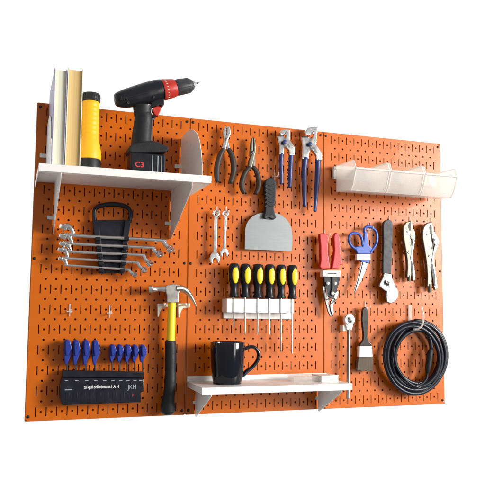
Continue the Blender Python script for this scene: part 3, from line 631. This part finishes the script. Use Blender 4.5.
hk(389.2, 222.3, 'the adjustable wrench', 1.3)

# ------------------------------------------------------------------ locking pliers
N5 = fr(398,215,5.7)
def locking(label, body, mouth, lever, tail, slots, scr, hp):
    t = thing('locking_pliers', N5([body[0]],.5)[0], label, 'pliers', 'locking pliers hanging at the right edge')
    b = MB(); b.plate(N5(body,1.1), .65, 1.15); b.build('upper_body', 'nickel', t, soft=12)
    b = MB(); b.plate(N5(mouth,1.2), 1.1, 1.17); b.build('jaw_opening_shade', 'ink_and_shade', t)  # solid dark plate, painted shade between the jaws
    b = MB(); b.plate(N5(lever,1.0), .55, 1.0); b.build('lower_jaw', 'nickel', t, soft=12)
    b = MB(); b.plate(N5(tail,1.0), .6, .98); b.build('release_lever', 'satin', t, soft=12)
    for s_ in slots: b = MB(); b.plate(N5(s_,1.2), 1.1, 1.166); b.build('slot', 'ink_and_shade', t)  # flat black pieces paint the shade inside the slots
    p, q = N5([scr[0]],1.0)[0], N5([scr[1]],1.0)[0]; b = MB(); n = 8; ps, rs = [], []
    for k in range(n): ps += [p+(q-p)*(k/n), p+(q-p)*((k+.6)/n)]; rs += [scr[2], scr[2]]; ps += [p+(q-p)*((k+.65)/n), p+(q-p)*((k+.95)/n)]; rs += [scr[2]*.82]*2
    b.tube(ps, rs, 14); b.build('adjusting_screw', 'nickel', t, 0, 30)
    b = MB(); 
    for u, w in hp: c = N5([(u,w)],1.15)[0]; b.lathe((c[0],c[1],1.12), [(.12,0),(.12,.08),(.06,.1)], 12, (0,0,1))
    b.build('rivets', 'satin', t)
locking('smaller locking pliers in dull nickel, left of the bigger pair',
  [(28,85),(33,60),(45,42),(62,36),(70,38),(67,70),(72,95),(70,130),(78,170),(76,215),(70,240),(74,290),(76,340),(72,356),(50,356),(54,300),(52,255),(46,215),(36,160),(29,115)],
  [(60,56),(67,44),(75,52),(74,84),(64,92)], [(68,36),(77,32),(83,50),(86,72),(96,92),(101,120),(98,145),(88,150),(70,130),(72,90)], [(84,140),(98,150),(94,185),(86,215),(84,245),(92,290),(101,340),(99,374),(84,378),(80,330),(72,275),(74,220)],
  [[(78,140),(84,142),(78,172),(72,178)],[(74,268),(82,262),(88,300),(90,345),(82,340),(76,300)]], ((64,345),(62,378),.22), [(55,95),(72,118),(60,215)])
locking('bigger locking pliers in bright nickel, nearest the right edge of the board',
  [(139,95),(146,68),(160,50),(180,40),(188,42),(183,72),(190,108),(192,150),(200,190),(196,235),(188,262),(190,310),(192,370),(190,408),(166,408),(168,350),(164,290),(157,235),(147,175),(139,130)],
  [(180,68),(186,55),(193,66),(192,100),(184,110)], [(188,40),(195,46),(202,76),(213,104),(230,130),(238,148),(232,170),(218,180),(196,150),(190,100)], [(210,168),(230,172),(222,200),(210,228),(206,258),(214,310),(222,365),(228,415),(214,432),(204,400),(196,330),(190,275),(196,230)],
  [[(206,130),(212,138),(202,185),(196,200),(192,190)],[(188,285),(200,280),(212,340),(216,405),(206,400),(196,330)]], ((180,395),(180,442),.27), [(165,110),(196,128),(178,235)])
hk(409.5, 223.5, 'the smaller locking pliers', 1.2); hk(430.6, 224.5, 'the bigger locking pliers', 1.2)

# ------------------------------------------------------------------ ratchet bar, paintbrush
O5 = fr(335,305,4.85)
t = thing('breaker_bar', P(347,398,.6), 'long chrome ratchet bar with a round head, passing behind the lower shelf corner', 'ratchet')
b = MB(); c = O5([(69,72)],1.0)[0]; b.lathe((c[0],c[1],.6), [(.62,0),(.66,.08),(.66,.5),(.6,.6),(.45,.62)], 32, (0,0,1)); h_ = b.build('head', 'whiteplastic', t)
b = MB(); b.lathe((c[0],c[1],1.22), [(.34,0),(.34,.02),(.2,.05),(.16,.05)], 20, (0,0,1)); b.tube([(c[0]-.3,c[1]+.25,1.24),(c[0]-.1,c[1]+.1,1.3),(c[0]+.1,c[1]-.2,1.25)], .06, 8); b.build('direction_lever', 'darksteel', h_)
b = MB(); b.plate(O5([(50,92),(88,92),(80,122),(58,122)],1.0), .65, 1.1); b.build('neck', 'whiteplastic', t, soft=12)
p, q = O5([(67,118)],.95)[0], O5([(63,455)],.95)[0]; 
b = MB(); ps, rs = [], []; n = 46
for k in range(n): ps += [p+(q-p)*(k/n), p+(q-p)*((k+.7)/n)]; rs += [.20,.175]
b.tube(ps+[q], rs+[.18], 12); b.build('bar', 'satin', t)
t = thing('tool_hanger', P(343,328,0), 'small off-white hanger gripping the ratchet bar below its head', 'hanger')
b = MB(); b.plate(O5([(30,98),(50,98),(50,126),(30,126)],.5), .04, .9); b.build('bracket_frame', 'cream', t, .04)
t = thing('paintbrush', P(365,371,.5), 'dark-handled paintbrush with brown bristles, between the ratchet bar and coiled cable', 'paintbrush')
b = MB(); b.plate(O5([(133,30),(136,16),(146,10),(156,16),(160,32),(160,70),(158,115),(156,150),(161,172),(176,190),(178,200),(118,200),(119,192),(134,174),(138,150),(134,110),(130,70)],.9), .6, 1.0); b.build('handle', 'brushwood', t, soft=10)
b = MB(); b.plate(O5([(118,199),(178,199),(181,252),(116,252)],1.0), .52, 1.1); b.build('ferrule', 'label', t, .05)
b = MB(); b.plate(O5([(115,252),(183,252),(181,300),(181,321),(170,318),(160,323),(145,317),(132,322),(120,317),(106,320),(108,290)],.95), .6, 1.02); b.build('bristles', 'bristle', t, .04)
hk(364.8, 307.8, 'the paintbrush', 1.2)

# ------------------------------------------------------------------ coiled cable and its hook
Q5 = fr(375,310,5.39)
t = thing('coiled_cable', P(414,396,1), 'black rubber cable coiled in loops, hanging at lower right on a clear hook', 'cable')
turns = [ # left, right, top, bottom in the frame, depth
 (42,390,54,460,1.0),(54,352,66,438,1.4),(72,391,60,456,.75),(64,338,90,410,1.65),(96,387,74,428,1.15),(86,345,96,402,1.0),(114,352,106,390,1.45)]
pts = []; N = 28
for k, a in enumerate(turns[:-1]):
    bt_ = turns[k+1]
    for j in range(N):
        f = j/N; f2 = f*f*(3-2*f); l, r, tp, bo, d = [a[i]*(1-f2)+bt_[i]*f2 for i in range(5)]
        an = math.pi/2-2*math.pi*f
        sq = 1+.015*math.sin(3*an+k)
        pts.append(P(375+((l+r)/2+(r-l)/2*math.cos(an)*sq)/5.39, 310+((tp+bo)/2-(bo-tp)/2*math.sin(an)*sq)/5.39, d))
pts += Q5([(262,112),(288,140),(300,175),(304,215)], 1.5)
b = MB(); b.tube(pts, .235, 12, smooth=2, dome=True); b.build('cable_loops', 'cable', t)
b = MB(); b.tube(Q5([(302,210),(300,225),(296,235),(288,300),(284,325),(282,340)],1.5), [.2,.32,.36,.36,.32,.2], 16); b.build('connector', 'rubber', t)
b = MB(); b.tube(Q5([(282,338),(276,372),(250,400),(205,412)],1.5), .16, 10, smooth=4); b.build('thin_lead', 'cable', t)
b = MB(); b.tube(Q5([(100,210),(112,290),(140,345),(185,395),(240,420)],1.75), .15, 10, smooth=4); b.build('thin_lead', 'cable', t)
for u, w in ((285,135),(246,402)):
    c = Q5([(u,w)],1.5)[0]; b = MB(); b.ring(c, .24, .06, 14, 6); b.build('cable_tie', 'darksteel', t)
t = thing('cable_hook', P(412,325,0), 'clear plastic double hook through the top of the coiled cable', 'hook')
b = MB(); b.plate(Q5([(183,-28),(197,-28),(200,50),(199,135),(186,135),(184,50)],.3), .04, .3); b.build('back_stem', 'clearhook', t, .03)
b = MB(); b.tube(Q5([(192,108)],.3)+Q5([(205,104)],1.2)+Q5([(222,104)],2.2)+Q5([(240,98),(255,80),(262,40),(256,0),(250,-18)],2.6), .11, 10, smooth=4, dome=True); b.build('hook_arm', 'clearhook', t)

# ------------------------------------------------------------------ parts bins on a rail
t = thing('bin_rail', (40.3, 26.4, 0), 'white plastic rail carrying the three clear parts bins', 'rail')
b = MB(); b.box(33.1, 46.9, 26.35, 27.75, .03, .42); b.box(33.08, 46.92, 27.45, 27.8, .421, .62); b.box(33.08, 46.92, 26.3, 26.55, .421, .55); b.build('rail_strip', 'whiteplastic', t, .04)
def make_bin():
    t = thing('parts_bin', (0, 24.5, 0), '', 'bin', 'clear parts bins on the white rail')
    w = 4.25; th = .07
    side = [(.65,24.75),(4.2,24.35),(4.7,24.9),(5.35,26.6),(5.0,27.5),(4.7,27.62),(.65,27.75)]
    MB().prism_x(side, 0, th).build('side_wall', 'bin', t, .02); MB().prism_x(side, w-th, w).build('side_wall', 'bin', t, .02)
    b = MB(); b.prism_x([(4.2,24.35),(4.7,24.9),(5.35,26.6),(5.27,26.62),(4.62,24.95),(4.15,24.43)], th+.002, w-th-.002); b.build('front_wall', 'bin', t)
    for x in (th/2, w-th/2):
        b = MB(); b.tube([(x,27.76,.66),(x,27.63,4.7),(x,27.5,5.0),(x,26.62,5.36),(x,24.92,4.72),(x,24.38,4.2),(x,24.76,.7)], .06, 8); b.build('side_rim', 'rim', t)
    b = MB(); b.prism_x([(.65,24.75),(4.14,24.36),(4.14,24.43),(.65,24.82)], th+.002, w-th-.002); b.build('floor', 'bin', t)
    b = MB(); b.box(th+.002, w-th-.002, 24.83, 27.9, .64, .71); b.build('back_wall', 'bin', t)
    b = MB(); b.prism_x([(5.28,26.5),(5.5,26.55),(5.5,26.72),(5.26,26.72)], .0, w); b.build('label_lip', 'rim', t, .02)
    return t
b0 = make_bin()
for i, (x, lb) in enumerate(((33.3, 'clear parts bin at the left end of the white rail'), (37.75, 'middle one of the three clear parts bins'), (42.2, 'clear parts bin at the right end, reaching past the edge of the board'))):
    p = b0 if i == 0 else copy_tree(b0)
    o = W((x, 24.5, 0)); p.location = o; p['label'] = lb

# ------------------------------------------------------------------ mug and things on the lower shelf
V7 = fr(205,335,7.46)
mc = (19.63, 3.575, 3.0)
t = thing('coffee_mug', mc, 'glossy black coffee mug standing on the lower white shelf', 'mug')
H = 4.22
b = MB(); b.lathe(mc, [(1.38,0),(1.46,.03),(1.48,.10),(1.44,.16),(1.50,.3),(1.60,.9),(1.68,1.7),(1.75,3.0),(1.79,H-.06),(1.77,H),(1.71,H),(1.68,H-.08),(1.62,3.0),(1.5,1.2),(1.3,.3),(.2,.22)], 64); b.build('cup', 'mug', t)
b = MB(); b.tube(V7([(268,120),(300,102),(335,88),(368,92),(392,118),(400,150),(388,195),(352,240),(315,268),(288,292),(262,312)],3.0), [.2,.2,.19,.19,.19,.19,.19,.2,.22,.24,.2], 14, smooth=4, ex=1.5); b.build('handle', 'mug', t)
t = thing('plastic_case', (28.5, 3.58, 2.6), 'low clear plastic case lying on the lower shelf right of the mug', 'case')
b = MB(); b.plate([(-1.6,0),(1.6,0),(1.6,.42),(-1.6,.42)], -1.1, 1.1); o = b.build('base', 'bin', None, .05)
o.parent = t; o.location = W((0,0.005,0)); 
b = MB(); b.plate([(-1.65,.43),(1.65,.43),(1.65,.62),(-1.65,.62)], -1.15, 1.15); o = b.build('lid', 'bin', None, .05); o.parent = t; t.rotation_euler = (0,0,-.12)
t = thing('small_box', (30.6, 3.58, 3.2), 'small white carton at the right end of the lower shelf', 'box')
b = MB(); b.plate([(-1.05,0),(1.05,0),(1.05,.6),(-1.05,.6)], -1.0, 1.0); o = b.build('carton', 'label', None, .03); o.parent = t
b = MB(); b.plate([(-1.07,.605),(1.07,.605),(1.07,.68),(-1.07,.68)], -1.02, 1.02); o = b.build('flap', 'label', None, .02); o.parent = t
b = MB(); b.box(-.3,.8,.26,.31,1.001,1.004); b.box(-.3,.5,.38,.42,1.001,1.004); o = b.build('printed_lines', 'greyink', None); o.parent = t; t.rotation_euler = (0,0,.1)

for o in C.objects:
    if '_o' in o.keys(): del o['_o']
